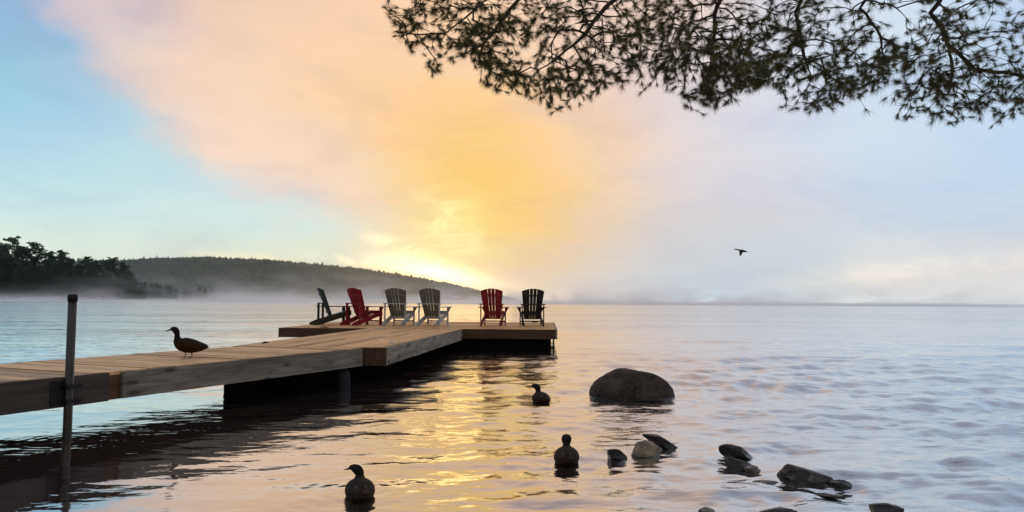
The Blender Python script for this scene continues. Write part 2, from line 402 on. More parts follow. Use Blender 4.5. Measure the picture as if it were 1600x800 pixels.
def grid_mesh(name, xs, ys, fz, mat):
    n = len(xs); v = [(x, y, fz(x, y)) for y in ys for x in xs]
    f = [(j * n + i, j * n + i + 1, (j + 1) * n + i + 1, (j + 1) * n + i) for j in range(len(ys) - 1) for i in range(n - 1)]
    me = bpy.data.meshes.new(name); me.from_pydata(v, [], f)
    return tag(link_mesh(name, me, mat, None, True), kind='structure')
grid_mesh('hill', np.linspace(-3600, 300, 130), np.linspace(2040, 4200, 50), hill_z, M_FOREST)
def conifers(name, spots, mat):
    V = []; F = []
    for (x, y, z, h, w) in spots:
        b = len(V); k = 5; a0 = random.random() * 6
        for lo, hi, rr in ((0.1, 0.62, 1.0), (0.42, 1.0, 0.62)):
            b = len(V)
            for i in range(k):
                a = a0 + 2 * PI * i / k; V.append((x + w * rr * math.cos(a) * random.uniform(.7, 1.2), y + w * rr * math.sin(a), z + h * lo))
            V.append((x, y, z + h * hi))
            F += [(b + i, b + (i + 1) % k, b + k) for i in range(k)]
    me = bpy.data.meshes.new(name); me.from_pydata(V, [], F)
    return tag(link_mesh(name, me, mat), kind='stuff')
sp = []
for i in range(19000):
    y = 2080 + 960 * random.random() ** 0.8; x = random.uniform(-2150, 60)
    z = hill_z(x, y)
    if z < 0.5: continue
    h = random.uniform(7, 14) * (1.2 if random.random() < .06 else 1)
    sp.append((x, y, z - 2, h, h * random.uniform(.32, .55)))
for i in range(700):
    x = random.uniform(-2150, 20); y = 3000 + random.uniform(-25, 25); h = random.uniform(9, 19) * (1.4 if random.random() < .05 else 1)
    sp.append((x, y, hill_z(x, y) - 2, h, h * random.uniform(.26, .42)))
conifers('forest', sp, M_FOREST)

# ------------------------------------------------------------------ shore woods on the left
M_PINE, N_, p_, o_ = material('pine_crown')
_a = N_.n('ShaderNodeAttribute', attribute_name='rnd').outputs['Fac']
N_.put(p_.inputs['Base Color'], N_.mix(_a, (0.018, 0.045, 0.026), (0.055, 0.09, 0.04))); p_.inputs['Roughness'].default_value = 0.85
M_BARK = plain('bark', (0.07, 0.05, 0.04), 0.9, 0, 0.4, 14, 0.2, 0.01)
def woods_tree(kind, seed, H=1.0):
    """unit-height tree: kind 0 = broad white pine with level plumes, 1 = dense full conifer, 2 = pointed spruce"""
    rg = random.Random(seed)
    t = MB(); t.tube([(0, 0, -0.05), (0.01, 0, 0.4), (0, 0.01, 0.97)], [0.018, 0.012, 0.002], 6)
    c = MB()
    nb = {0: 70, 1: 110, 2: 80}[kind]
    for i in range(nb):
        if kind == 0: z = 0.10 + 0.88 * (i / nb) ** 0.9; L = 0.24 * (1 - ((z - 0.5) / 0.62) ** 2) * rg.uniform(.45, 1.15); up = 0.22
        elif kind == 1: z = 0.08 + 0.9 * (i / nb); L = 0.29 * math.sqrt(max(0, 1 - z)) * rg.uniform(.6, 1.1) + 0.02; up = 0.05
        else: z = 0.06 + 0.92 * (i / nb); L = 0.19 * (1 - z) * rg.uniform(.7, 1.1) + 0.012; up = -0.15
        a = rg.uniform(0, 2 * PI); tip = Vector((math.cos(a) * L, math.sin(a) * L, z + up * L))
        t.tube([(0, 0, z - 0.02), tuple(tip * 0.9 + Vector((0, 0, z * 0.1)))], [0.004, 0.001], 3, False)
        npf = 9 if kind == 0 else 10
        for j in range(npf):
            s = rg.uniform(0.3, 1.05) if kind == 0 else rg.uniform(0.1, 1.05)
            cc = Vector((math.cos(a) * L * s, math.sin(a) * L * s, z + up * L * s))
            cc += Vector((rg.gauss(0, .02), rg.gauss(0, .02), rg.gauss(0, .006 if kind == 0 else .014)))
            rv = rg.random()
            for q in range(5):
                d = Vector((rg.gauss(0, 1), rg.gauss(0, 1), rg.gauss(0, .45) + 0.25)).normalized() * rg.uniform(.014, .040)
                w = d.cross(Vector((rg.gauss(0, 1), rg.gauss(0, 1), rg.gauss(0, 1)))).normalized() * rg.uniform(.006, .014)
                c.add([cc - w, cc + w, cc + d + w * .4, cc + d * 1.15, cc + d - w * .4], [(0, 1, 2, 3, 4)], rv)
    return t, c
_protos = {}
def place_woods(kind, var, x, y, h, label, cat='tree', group=None):
    key = (kind, var)
    if key not in _protos:
        t, c = woods_tree(kind, 100 + kind * 10 + var)
        r = empty('pine_tree' if kind < 2 else 'spruce_tree')
        _protos[key] = (r, t.build('trunk', M_BARK, r), c.build('crown', M_PINE, r)); root = r
    else:
        r0, a, b = _protos[key]
        root = r0.copy(); COL.objects.link(root)
        for ch in (a, b):
            k = ch.copy(); COL.objects.link(k); k.parent = root
    root.location = (x, y, 0.6); wd_ = h * random.uniform(.9, 1.15) * (1.25 if y > 500 else 1); root.scale = (wd_, h, h); root.rotation_euler = (0, 0, random.uniform(0, 6.28))
    tag(root, label, cat, group)
    return root
# x, y, height, kind
GW = 'dark trees of the shore woods'
def front(px, Y, top, kind, var, label, grp=GW):
    x = (px - 800) / 1156 * Y; h = 0.9 + (466 - top) / 1156 * Y
    place_woods(kind, var, x, Y, h, label, 'tree', grp)
front(17, 400, 371, 0, 0, 'tallest broad pine of the misty shore woods, its flat plumes against the sky')
front(47, 410, 379, 0, 1, 'second tallest pine of the shore woods, flat top just right of the tallest one', GW)
front(178, 405, 402, 0, 2, 'broad flat-topped pine standing last at the right end of the shore woods')
front(135, 400, 401, 0, 1, 'flat-topped pine right of the notch of sky in the shore woods')
front(95, 402, 392, 1, 0, 'round-headed dark tree left of the notch of sky in the shore woods')
anon = [(0, 383, 1), (-25, 380, 1), (-60, 376, 1), (-110, 372, 0), (32, 386, 1), (62, 388, 0), (78, 394, 1), (108, 404, 1), (122, 413, 1), (150, 408, 1), (164, 406, 0),
        (192, 410, 1), (203, 424, 1), (212, 438, 2), (222, 447, 1)]
for px, top, k in anon:
    front(px, random.uniform(400, 440), top, k, random.randint(0, 2), 'dark pine in the dense woods on the shore beyond the gangway')
for i in range(34):
    px = -130 + i * 10.4 + random.uniform(-3, 3)
    top = interp([(-140, 395), (80, 408), (118, 424), (135, 418), (190, 424), (235, 452)], px) + random.uniform(-4, 18)
    front(px, random.uniform(372, 398), top, random.choice((1, 1, 2, 0)), random.randint(0, 2), 'dark pine in the dense woods on the shore beyond the gangway')
for i in range(16):
    px = 205 + i * 8 + random.uniform(-4, 4); Y = random.uniform(560, 640)
    x = (px - 800) / 1156 * Y; place_woods(1, random.randint(0, 2), x, Y, 0.9 + (469 - interp([(200, 440), (240, 448), (340, 456)], px) + random.uniform(-2, 4)) / 1156 * Y,
        'small dark tree on the misty point where the shore woods meet the hill', 'tree', 'trees on the misty point')
grid_mesh('shore_point', np.linspace(-345, -225, 30), np.linspace(545, 680, 12), lambda x, y: -1 + 2.0 * min(1, max(0, (y - 546) / 10)) * min(1, max(0, (-226 - x) / 14)), M_FOREST)
grid_mesh('shore_bank', np.linspace(-420, -195, 60), np.linspace(362, 520, 16),
          lambda x, y: -1 + 2.2 * min(1, max(0, (y - 364) / 14)) * min(1, max(0, (-192 - x) / 14)), M_FOREST)

# ------------------------------------------------------------------ haze and mist
def volume_mat(name, dens, col, g):
    m = bpy.data.materials.new(name); m.use_nodes = True; N = NT(m.node_tree)
    v = N.n('ShaderNodeVolumePrincipled'); v.inputs['Color'].default_value = (*col, 1); v.inputs['Density'].default_value = dens
    v.inputs['Anisotropy'].default_value = g
    N.t.links.new(v.outputs[0], N.n('ShaderNodeOutputMaterial').inputs['Volume'])
    return m
hz = MB(); hz.box(-4300, 4300, -120, 4300, -6, 215)
tag(hz.build('haze', volume_mat('haze_air', 0.00004, (0.88, 0.97, 1.0), 0.88)), kind='stuff')
def mist(name, x0, x1, y0, y1, hfun, dens, nx, ny, g=0.82, col=(0.99, 0.99, 1.0)):
    xs = np.linspace(x0, x1, nx); ys = np.linspace(y0, y1, ny)
    v = []; f = []
    for j, y in enumerate(ys):
        for i, x in enumerate(xs):
            e = min(1, min(i, nx - 1 - i) / 5) * min(1, min(j, ny - 1 - j) / 2)
            v.append((x, y, 0.06 + hfun(x, y) * math.sqrt(max(e, 0))))
    n = nx * ny
    for j, y in enumerate(ys):
        for i, x in enumerate(xs): v.append((x, y, 0.03))
    for j in range(ny - 1):
        for i in range(nx - 1):
            a = j * nx + i
            f.append((a, a + 1, a + nx + 1, a + nx)); f.append((n + a, n + a + nx, n + a + nx + 1, n + a + 1))
    for i in range(nx - 1):
        f.append((i, n + i, n + i + 1, i + 1)); a = (ny - 1) * nx + i; f.append((a, a + 1, n + a + 1, n + a))
    for j in range(ny - 1):
        a = j * nx; f.append((a, a + nx, n + a + nx, n + a)); a = j * nx + nx - 1; f.append((a, n + a, n + a + nx, a + nx))
    me = bpy.data.meshes.new(name); me.from_pydata(v, [], f)
    return tag(link_mesh(name, me, volume_mat(name, dens, col, g), None, True), kind='stuff')
def fb(x, y, s, o=0.0): return 0.5 + 0.5 * noise.fractal(Vector((x * s, y * s, o)), 0.9, 2.0, 4)
def drifting_mist(x0, x1, y0, y1, top, dens, hs, sx, sz, seed, lo=0.42, hi=0.68, g=0.6):
    """mist rising off the water: density falls with height and breaks into plumes"""
    mb = MB(); mb.box(x0, x1, y0, y1, 0.05, top)
    m = bpy.data.materials.new('drifting_mist'); m.use_nodes = True; N = NT(m.node_tree)
    v = N.n('ShaderNodeVolumePrincipled'); v.inputs['Color'].default_value = (0.99, 0.99, 1.0, 1); v.inputs['Anisotropy'].default_value = g
    pos = N.n('ShaderNodeNewGeometry').outputs['Position']; x, y, z = N.sep(pos)
    n = N.noise(N.mapping(pos, (sx, sx * .35, sz), (0, R(25), 0), (seed, seed * 2, 0)), 1.0, 3, 0.6, 0.8)
    big = N.noise(N.mapping(pos, (sx * .22, sx * .1, 0), (0, 0, 0), (seed * 3, 0, 0)), 1.0, 2)
    hh = N.m('MULTIPLY', N.mr(big, 0.35, 0.65, 0.5, 1.5), hs)
    fall = N.m('EXPONENT', N.m('MULTIPLY', N.m('DIVIDE', z, hh), -1.0))
    low = N.mr(z, 0.0, hs * .5, 1.0, 0.0)
    pl = N.m('MAXIMUM', N.mr(n, lo, hi), low)
    edge = N.mr(z, top * .7, top, 1.0, 0.0)
    N.put(v.inputs['Density'], N.m('MULTIPLY', N.m('MULTIPLY', N.m('MULTIPLY', pl, fall), edge), dens))
    N.t.links.new(v.outputs[0], N.n('ShaderNodeOutputMaterial').inputs['Volume'])
    return tag(mb.build('mist', m), kind='stuff')
drifting_mist(-430, 200, 270, 352, 14, 0.050, 2.6, 0.055, 0.13, 3.3)
drifting_mist(-330, 30, 500, 900, 75, 0.0011, 26, 0.010, 0.02, 1.7, 0.25, 0.7, 0.9)
drifting_mist(-190, 6, 34, 245, 3.0, 0.016, 0.55, 0.06, 0.4, 5.1)  # veil added over the near water at left to whiten it
drifting_mist(-2600, 260, 1300, 2030, 90, 0.0034, 8, 0.0075, 0.018, 7.7)
mist('mist', -900, 1500, 110, 1100, lambda x, y: 0.35 + 0.7 * fb(x, y, 0.01, 9), 0.0006, 120, 20)

# ------------------------------------------------------------------ the dock
DZ = 0.56
def decking(mb, L, Wd, cross, bw=0.14, gap=0.019, z=DZ, th=0.032):
    """boards over x 0..L, y 0..Wd; cross: boards run along y"""
    if cross:
        n = max(1, round(L / (bw + gap))); st = L / n
        for i in range(n):
            dz = random.uniform(-.005, .005)
            mb.box(i * st + gap / 2, (i + 1) * st - gap / 2, 0.0 + random.uniform(-.004, .004), Wd + random.uniform(-.004, .004), z - th + dz, z + dz)
    else:
        n = max(1, round(Wd / (bw + gap))); st = Wd / n
        for i in range(n):
            cuts = [0] + sorted(random.uniform(.15, .85) * L for _ in range(1)) + [L]
            for a, b in zip(cuts[:-1], cuts[1:]):
                dz = random.uniform(-.004, .004)
                mb.box(a + .003, b - .003, i * st + gap / 2, (i + 1) * st - gap / 2, z - th + dz, z + dz)
M_DECKX = wood('deck_wood_cross', (0.48, 0.25, 0.10), (0.84, 0.55, 0.28), 0.25, 0.6, 'y', 0.4)
def cleat(parent, x, y, rz, dark=False):
    m = MB(); M = Matrix.Translation((x, y, DZ)) @ Matrix.Rotation(rz, 4, 'Z')
    m.box(-.10, .10, -.035, .035, 0.002, 0.014, M)
    m.box(-.085, -.065, -.012, .012, .014, .022, M); m.box(.065, .085, -.012, .012, .014, .022, M)
    m.box(-.03, .03, -.022, .022, .0142, .026, M)
    return m.build('cleat', M_RUST if dark else M_PLATE, parent, True)
def frame_from(p0, p1): return math.atan2(p1[1] - p0[1], p1[0] - p0[0])
def float_box(parent, x0, x1, y0, y1, z1=DZ - .245, mat=None):
    m = MB(); m.box(x0, x1, y0, y1, -0.12, z1)
    return m.build('float', mat or M_FLOAT, parent, False, 0.03)

# gangway: local x along it from the shore, y = 0 the near (camera) edge, y up to its width on the far side
A1 = Vector((-2.21, 10.93)); dA = Vector((0.396, 0.918)).normalized(); LA = 11.2; WA = 1.80
A0 = A1 - dA * LA
gang = tag(empty('gangway', (A0.x, A0.y, 0), math.atan2(dA.y, dA.x)), 'long wooden gangway running from the left shore out to the dock, duck standing on it', 'gangway')
d = MB(); decking(d, LA, WA, True); d.build('decking', M_DECKX, gang)
def sA(p): return (Vector(p) - A0).dot(dA)
s1, s2 = sA((-3.657, 7.02)), sA((-3.575, 7.15))
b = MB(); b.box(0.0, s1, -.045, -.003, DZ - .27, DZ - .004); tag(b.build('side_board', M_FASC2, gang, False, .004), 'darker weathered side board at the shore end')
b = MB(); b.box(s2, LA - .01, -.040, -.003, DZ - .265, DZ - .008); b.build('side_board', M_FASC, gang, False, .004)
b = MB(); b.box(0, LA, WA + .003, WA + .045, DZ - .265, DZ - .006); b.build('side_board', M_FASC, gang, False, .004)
b = MB(); b.box(s1 - .35, s2 + .35, .002, .09, DZ - .268, DZ - .036); b.build('joining_block', M_DARKWOOD, gang)
j = MB()
for k in range(22): j.box(.3 + k * .5, .34 + k * .5, .1, WA - .01, DZ - .22, DZ - .036)
j.build('joist', M_DARKWOOD, gang)
sf = LA - .95
float_box(gang, sf, LA - .1, .25, WA - .1)
# pale drum end under the joint
b = MB(); b.tube([(LA - .32, .06, -.2), (LA - .32, .06, .10), (LA - .32, .07, .20), (LA - .32, .09, .26), (LA - .32, .12, .285)], [.10, .095, .09, .06, .02], 20)
b.build('drum', M_DRUM, gang, True)
# support pole with bracket
sp_ = sA((-3.983, 6.70))
pole = MB(); pole.tube([(sp_, -.068, -1.0), (sp_, -.068, 1.26)], .037, 20); po = pole.build('support_pole', M_STEEL, gang, True)
cp = MB(); cp.tube([(sp_, -.068, 1.235), (sp_, -.068, 1.285), (sp_, -.068, 1.298)], [.042, .042, .032], 20); cp.build('cap', M_RUST, po, True)
br = MB(); br.box(sp_ - .16, sp_ + .03, -.055, -.046, DZ - .25, DZ - .03); br.box(sp_ - .062, sp_ + .062, -.13, -.05, DZ - .235, DZ - .20); br.box(sp_ - .062, sp_ + .062, -.13, -.05, DZ - .10, DZ - .065)
br.tube([(sp_ + .05, -.10, DZ - .217), (sp_ + .10, -.10, DZ - .217)], .014, 8); br.tube([(sp_ + .05, -.10, DZ - .082), (sp_ + .10, -.10, DZ - .082)], .014, 8)
br.build('bracket', M_RUST, gang, False, .003)

# walkway: x along from near end to the platform
B0 = Vector((-1.885, 11.0)); B1 = Vector((-1.25, 18.22)); dB = (B1 - B0).normalized(); LB = (B1 - B0).length; WB = 2.27
walk = tag(empty('dock_walkway', (B0.x, B0.y, 0), math.atan2(dB.y, dB.x)), 'middle dock section with lengthwise planks, between gangway and chair platform', 'dock')
d = MB(); decking(d, LB - .02, WB, False); d.build('decking', M_DECK, walk)
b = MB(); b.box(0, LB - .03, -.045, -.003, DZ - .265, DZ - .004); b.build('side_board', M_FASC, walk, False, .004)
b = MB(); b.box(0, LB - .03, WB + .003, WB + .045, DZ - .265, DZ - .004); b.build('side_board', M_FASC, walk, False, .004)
b = MB(); b.box(-.045, -.003, -.045, WB + .045, DZ - .265, DZ - .006); b.build('end_board', M_DARKWOOD, walk, False, .004)
j = MB()
for k in range(14): j.box(.3 + k * .5, .34 + k * .5, .02, WB - .02, DZ - .24, DZ - .036)
j.build('joist', M_DARKWOOD, walk)
float_box(walk, .25, 3.3, .42, WB - .3); float_box(walk, 3.6, LB - .4, .42, WB - .3)
cleat(walk, 1.15, .16, .1); cleat(walk, LB - .28, .22, 0.2); cleat(walk, .75, WB - .13, .1, True); cleat(walk, LB - .25, WB - .35, 1.3)

# end platform
C0 = Vector((-5.76, 18.55)); C1 = Vector((1.08, 18.24)); dC = (C1 - C0).normalized(); LC = (C1 - C0).length; WC = 6.0
plat = tag(empty('dock_platform', (C0.x, C0.y, 0), math.atan2(dC.y, dC.x)), 'wide wooden end platform of the dock carrying six garden chairs', 'dock')
d = MB(); decking(d, LC, WC, False); d.build('decking', M_DECK, plat)
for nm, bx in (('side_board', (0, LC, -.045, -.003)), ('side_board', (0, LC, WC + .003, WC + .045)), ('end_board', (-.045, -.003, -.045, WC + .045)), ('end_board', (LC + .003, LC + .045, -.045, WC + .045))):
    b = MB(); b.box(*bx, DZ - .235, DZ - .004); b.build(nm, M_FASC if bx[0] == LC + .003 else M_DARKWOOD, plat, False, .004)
j = MB()
for k in range(13): j.box(.3 + k * .5, .34 + k * .5, .02, WC - .02, DZ - .22, DZ - .036)
j.build('joist', M_DARKWOOD, plat)
float_box(plat, .9, 3.6, .12, 1.2, DZ - .24); float_box(plat, 3.9, LC - .12, .1, 1.2, DZ - .24); float_box(plat, .9, 3.6, WC - 1.3, WC - .2, DZ - .24); float_box(plat, 3.9, LC - .12, WC - 1.3, WC - .2, DZ - .24)
float_box(plat, 3.9, LC - .1, 1.4, WC - 1.5, DZ - .24)
b = MB(); b.tube([(LC - .05, -.07, -.4), (LC - .05, -.07, DZ - .2)], .022, 10); b.build('corner_post', M_STEEL, plat, True)
for x, y, dk in ((LC - .55, .3, 0), (3.1, 1.6, 0), (3.95, 1.6, 0), (LC - .6, WC - .1, 1), (5.2, WC - .1, 1), (1.0, .3, 1)): cleat(plat, x, y, 0.05, dk)

# ------------------------------------------------------------------ chairs
def paint(name, col, rough=0.55): return plain(name, col, rough, 0, 0.10, 9, 0.4)
P_RED = paint('red_paint', (0.25, 0.007, 0.018)); P_GREEN = paint('dark_green_paint', (0.024, 0.022, 0.010)); P_GREY = paint('grey_paint', (0.42, 0.42, 0.41)); P_TAUPE = paint('taupe_back', (0.15, 0.14, 0.11)); P_BLACK = paint('black_paint', (0.012, 0.010, 0.009))
def make_chair(mat, back=None):
    """faces +y, origin on the deck"""
    r = empty('garden_chair')
    # curved fan back: slats leaning towards -y
    b0 = Vector((0, -.14, .20)); b1 = Vector((0, -.50, 1.03)); ax = (b1 - b0); L = ax.length; axn = ax.normalized(); nrm = Vector((1, 0, 0)).cross(axn)
    m = MB(); n = 6
    wb, wt = .43, .62
    for i in range(n):
        pts = []
        for side in (0, 1):
            for tt in (np.linspace(0, 1, 7) if side == 0 else np.linspace(1, 0, 7)):
                w = wb + (wt - wb) * tt
                fx = (i + side) / n - .5
                k_ = i + side
                gap = .0065 if k_ in (2, 3, 4) else (.001 if 0 < k_ < n else 0)
                x = fx * w + (gap if side == 0 else -gap)
                top = L * (1 - .55 * (fx * 1.0) ** 2 * .62)
                pts.append((x, tt * top))
        V = []
        for s_ in (-.011, .011):
            for (x, t_) in pts:
                curve = .09 * (x / .31) ** 2
                V.append(b0 + axn * t_ + Vector((x, 0, 0)) - nrm * 0 + nrm * (s_ ) + Vector((0, curve * .8, 0)))
        k = len(pts); F = []
        h = k // 2
        for a in range(h - 1):
            q = (a, a + 1, k - 2 - a, k - 1 - a); F.append(q); F.append(tuple(v_ + k for v_ in q[::-1]))
        F += [(a, k + a, k + (a + 1) % k, (a + 1) % k) for a in range(k)]
        m.add(V, F)
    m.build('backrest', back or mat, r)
    for zt in (.20, .78):
        m = MB()
        c = b0 + axn * L * zt - nrm * -.0
        for q in range(6):
            x0 = (-.5 + q / 6) * (.40 + .15 * zt); x1 = (-.5 + (q + 1) / 6) * (.40 + .15 * zt)
            y0 = .09 * (x0 / .31) ** 2 * .8; y1 = .09 * (x1 / .31) ** 2 * .8
            off_ = nrm * (.024 if nrm.y < 0 else -.024)
            m.bar(c + Vector((x0, y0, 0)) + off_, c + Vector((x1, y1, 0)) + off_, .02, .045)
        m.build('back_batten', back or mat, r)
    m = MB(); m.box(-.34, .34, -.425, -.375, .585, .615); m.build('back_rail', mat, r, False, .004)
    m = MB()
    for i in range(7):
        t = i / 6; y = .36 - t * .50; z = .385 - t * .155
        m.box(-.26, .26, y - .034, y + .034, z, z + .02)
    m.box(-.26, .26, .385, .405, .30, .392)
    m.build('seat', mat, r)
    for s in (-1, 1):
        m = MB(); x = s * .265
        M = Matrix(((0, 0, 1, 0), (1, 0, 0, 0), (0, 1, 0, 0), (0, 0, 0, 1)))
        m.prism([(.39, .385), (.41, .28), (.30, .25), (-.48, 0), (-.64, 0), (-.66, .045), (-.50, .13), (-.14, .235)], x - .013, x + .013, M)
        m.build('rear_leg', mat, r, False, .003)
        m = MB(); x = s * .296
        m.box(x - .013, x + .013, .27, .36, 0, .50)
        m.build('front_leg', mat, r, False, .003)
        m = MB(); m.box(x - .013, x + .013, -.43, -.365, .02, .60); m.build('rear_post', mat, r, False, .003)
        m = MB()
        pl = [(-.045, -.46), (.03, -.46), (.05, 0), (.075, .30), (.06, .42), (0, .45), (-.055, .42), (-.06, .1)]
        pl = [(s * .335 + s * a, b_) for a, b_ in pl]
        if s < 0: pl = pl[::-1]
        m.prism(pl, .502, .524); m.build('armrest', mat, r, False, .003)
        m = MB(); xx = s * .31
        M2 = Matrix(((1, 0, 0, 0), (0, 0, -1, 0), (0, 1, 0, 0), (0, 0, 0, 1)))
        m.prism([(xx, .36), (xx, .50), (xx + s * .075, .50)][::s], -.335, -.31, M2); m.build('arm_bracket', mat, r)
    m = MB(); m.box(-.28, .28, .30, .33, .10, .135); m.build('stretcher', mat, r)
    m = MB(); m.box(-.28, .28, -.16, -.13, .185, .215); m.build('back_support', mat, r)
    return r
def dup(root, parts=True):
    r = root.copy(); COL.objects.link(r)
    for ch in root.children:
        c = ch.copy(); COL.objects.link(c); c.parent = r
    return r
GC = 'garden chairs on the end platform'
def put(r, x, y, rz, label):
    r.location = (x, y, DZ + .003); r.rotation_euler = (0, 0, R(rz)); tag(r, label, 'chair', GC)
put(make_chair(P_GREEN), -4.98, 20.9, -64, 'dark green slatted garden chair seen from the side, far left of the row')
cr_ = make_chair(P_RED); put(cr_, -4.10, 20.75, -40, 'red slatted garden chair turned sideways between the dark green and grey chairs')
cg_ = make_chair(P_GREY, P_TAUPE); put(cg_, -3.12, 20.75, -12, 'pale grey garden chair with a brownish back, beside the sideways red one')  # back gets a darker, browner colour than the grey frame
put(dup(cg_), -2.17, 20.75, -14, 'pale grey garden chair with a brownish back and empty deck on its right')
put(dup(cr_), -.51, 20.85, -7, 'red slatted garden chair seen from behind, next to the black one')
put(make_chair(P_BLACK), .56, 20.85, 4, 'black slatted garden chair seen from behind, nearest the platform corner')

# ------------------------------------------------------------------ ducks
M_DUCK, N_, p_, o_ = material('duck_feathers')
_tc = N_.n('ShaderNodeTexCoord').outputs['Object']
_v = N_.n('ShaderNodeTexVoronoi'); N_.put(_v.inputs['Vector'], N_.mapping(_tc, (45, 80, 60))); _v.inputs['Scale'].default_value = 1
_z = N_.sep(_tc)[2]
_c = N_.mix(N_.mr(_v.outputs['Distance'], 0.2, 0.8), (0.012, 0.006, 0.003), (0.055, 0.028, 0.012))
_c = N_.mix(N_.mr(_z, 0.17, 0.22), _c, (0.018, 0.014, 0.010))
N_.put(p_.inputs['Base Color'], _c); p_.inputs['Roughness'].default_value = 0.6; p_.inputs['Specular IOR Level'].default_value = 0.05; bump(N_, p_, _v.outputs['Distance'], 0.4, 0.003)
M_WING, N_, p_, o_ = material('duck_wing_feathers')
_tc = N_.n('ShaderNodeTexCoord').outputs['Object']
_v = N_.n('ShaderNodeTexVoronoi'); N_.put(_v.inputs['Vector'], N_.mapping(_tc, (22, 60, 60))); _v.inputs['Scale'].default_value = 1
_c = N_.mix(N_.mr(_v.outputs['Distance'], 0.1, 0.75), (0.009, 0.005, 0.003), (0.050, 0.028, 0.015))
_x = N_.sep(_tc)[0]
_bar = N_.m('MULTIPLY', N_.mr(_x, -0.125, -0.115), N_.mr(_x, -0.095, -0.085, 1, 0))
N_.put(p_.inputs['Base Color'], N_.mix(_bar, _c, (0.16, 0.11, 0.09))); p_.inputs['Roughness'].default_value = 0.6; p_.inputs['Specular IOR Level'].default_value = 0.05
M_BILL = plain('duck_bill', (0.10, 0.05, 0.02), 0.4); M_LEG = plain('duck_leg', (0.22, 0.06, 0.02), 0.5); M_EYE = plain('duck_eye', (0.01, 0.008, 0.006), 0.1)
def loft(st, seg=16):
    P = [Vector((s[0], 0, s[1])) for s in st]; V = []; F = []
    for i, s in enumerate(st):
        d = (P[min(i + 1, len(P) - 1)] - P[max(i - 1, 0)]).normalized(); up = Vector((0, 1, 0)).cross(d) * -1
        for k in range(seg):
            a = 2 * PI * k / seg; V.append(P[i] + Vector((0, 1, 0)) * s[2] * math.cos(a) + up * s[3] * math.sin(a))
    for i in range(len(st) - 1):
        for k in range(seg): F.append((i * seg + k, i * seg + (k + 1) % seg, (i + 1) * seg + (k + 1) % seg, (i + 1) * seg + k))
    F.append(tuple(range(seg))[::-1]); F.append(tuple((len(st) - 1) * seg + k for k in range(seg)))
    return V, F
def sub(o, lv=1):
    m = o.modifiers.new('smooth', 'SUBSURF'); m.levels = lv; m.render_levels = lv
def make_duck(head_yaw=0.0, legs=True, neck=0.0, pitch=0.0):
    """faces +x; z = 0 is the ground under its feet"""
    r = empty('duck')
    st = [(-.225, .150, .014, .005), (-.200, .150, .036, .016), (-.165, .148, .056, .040), (-.115, .146, .080, .066), (-.05, .146, .096, .085), (.01, .146, .100, .091),
          (.065, .150, .095, .089), (.108, .162, .078, .076), (.134, .190, .047, .052), (.144, .222, .029, .033), (.145, .252 + neck * .5, .026, .028), (.148, .280 + neck, .033, .034),
          (.160, .308 + neck, .041, .040), (.182, .324 + neck, .039, .036), (.205, .326 + neck, .025, .025), (.219, .320 + neck, .014, .015)]
    V, F = loft(st)
    def turn(p):
        if pitch:
            pv = Vector((0, 0, .12)); Rm = Matrix.Rotation(-pitch, 3, 'Y'); nk = Vector((.145, 0, .24))
            u = min(1, max(0, (p.z - .19) / .06)) if p.x > .08 else 0
            a_ = pv + Rm @ (p - pv); b_ = p + (pv + Rm @ (nk - pv) - nk); return a_.lerp(b_, u)
        t = min(1, max(0, (p.z - .21) / .07)) if p.x > .08 else 0
        q = Matrix.Rotation(head_yaw * t, 3, 'Z') @ (p - Vector((.15, 0, 0))); return q + Vector((.15, 0, 0))
    m = MB(); m.add([turn(p) for p in V], F); o = m.build('body', M_DUCK, r, True); sub(o)
    def part(name, V, F, mat, lv=1):
        m = MB(); m.add([turn(p) for p in V], F); o = m.build(name, mat, r, True); 
        if lv: sub(o, lv)
        return o
    V, F = loft([(.205, .322 + neck, .016, .016), (.225, .314 + neck, .014, .011), (.255, .302 + neck, .016, .006), (.280, .296 + neck, .013, .004)], 10)
    part('bill', V, F, M_BILL)
    for s in (-1, 1):
        V, F = loft([(-.215, .168, .008, .006), (-.175, .172, .018, .024), (-.11, .164, .016, .046), (-.04, .162, .016, .060), (.035, .164, .014, .056), (.085, .172, .007, .026)], 12)
        yo = {-.215: .018, -.175: .042, -.11: .068, -.04: .084, .035: .084, .085: .068}
        V = [Vector((p.x, p.y * .8 - s * max(0, p.z - .160) * .85 + s * float(np.interp(p.x, sorted(yo), [yo[k] for k in sorted(yo)])), p.z)) for p in V]
        part('wing', V, F, M_WING)
        m = MB(); c = Vector((.185, s * .030, .338 + neck)); pts = [c - Vector((0, s * .004, 0)), c, c + Vector((0, s * .003, 0))]
        m.tube([turn(p) for p in pts], [.006, .006, .002], 8); m.build('eye', M_EYE, r, True)
        if legs:
            x = .03 if s > 0 else -.03
            m = MB(); m.tube([(x, s * .035, .075), (x - .008, s * .036, .03), (x, s * .036, .006)], [.008, .0055, .0065], 8)
            m.add([(x - .015, s * .036, .001), (x + .05, s * .036 - .022, .001), (x + .058, s * .036, .001), (x + .05, s * .036 + .022, .001), (x, s * .036, .012), (x + .03, s * .036, .007)],
                  [(0, 3, 2, 1), (0, 1, 5, 4), (1, 2, 5), (2, 3, 5), (3, 0, 4, 5)])
            m.build('leg', M_LEG, r, True)
    return r
def place(r, x, y, z, rz, s, label, grp='ducks around the dock'):
    r.location = (x, y, z); r.rotation_euler = (0, 0, R(rz)); r.scale = (s, s * (1.14 if z < .1 else 1), s * (.96 if z < .1 else 1)); tag(r, label, 'duck', grp)
place(make_duck(0, True, .0, R(8)), -3.83, 8.82, DZ + .003, 195, 1.0, 'brown duck standing on the planks of the gangway')
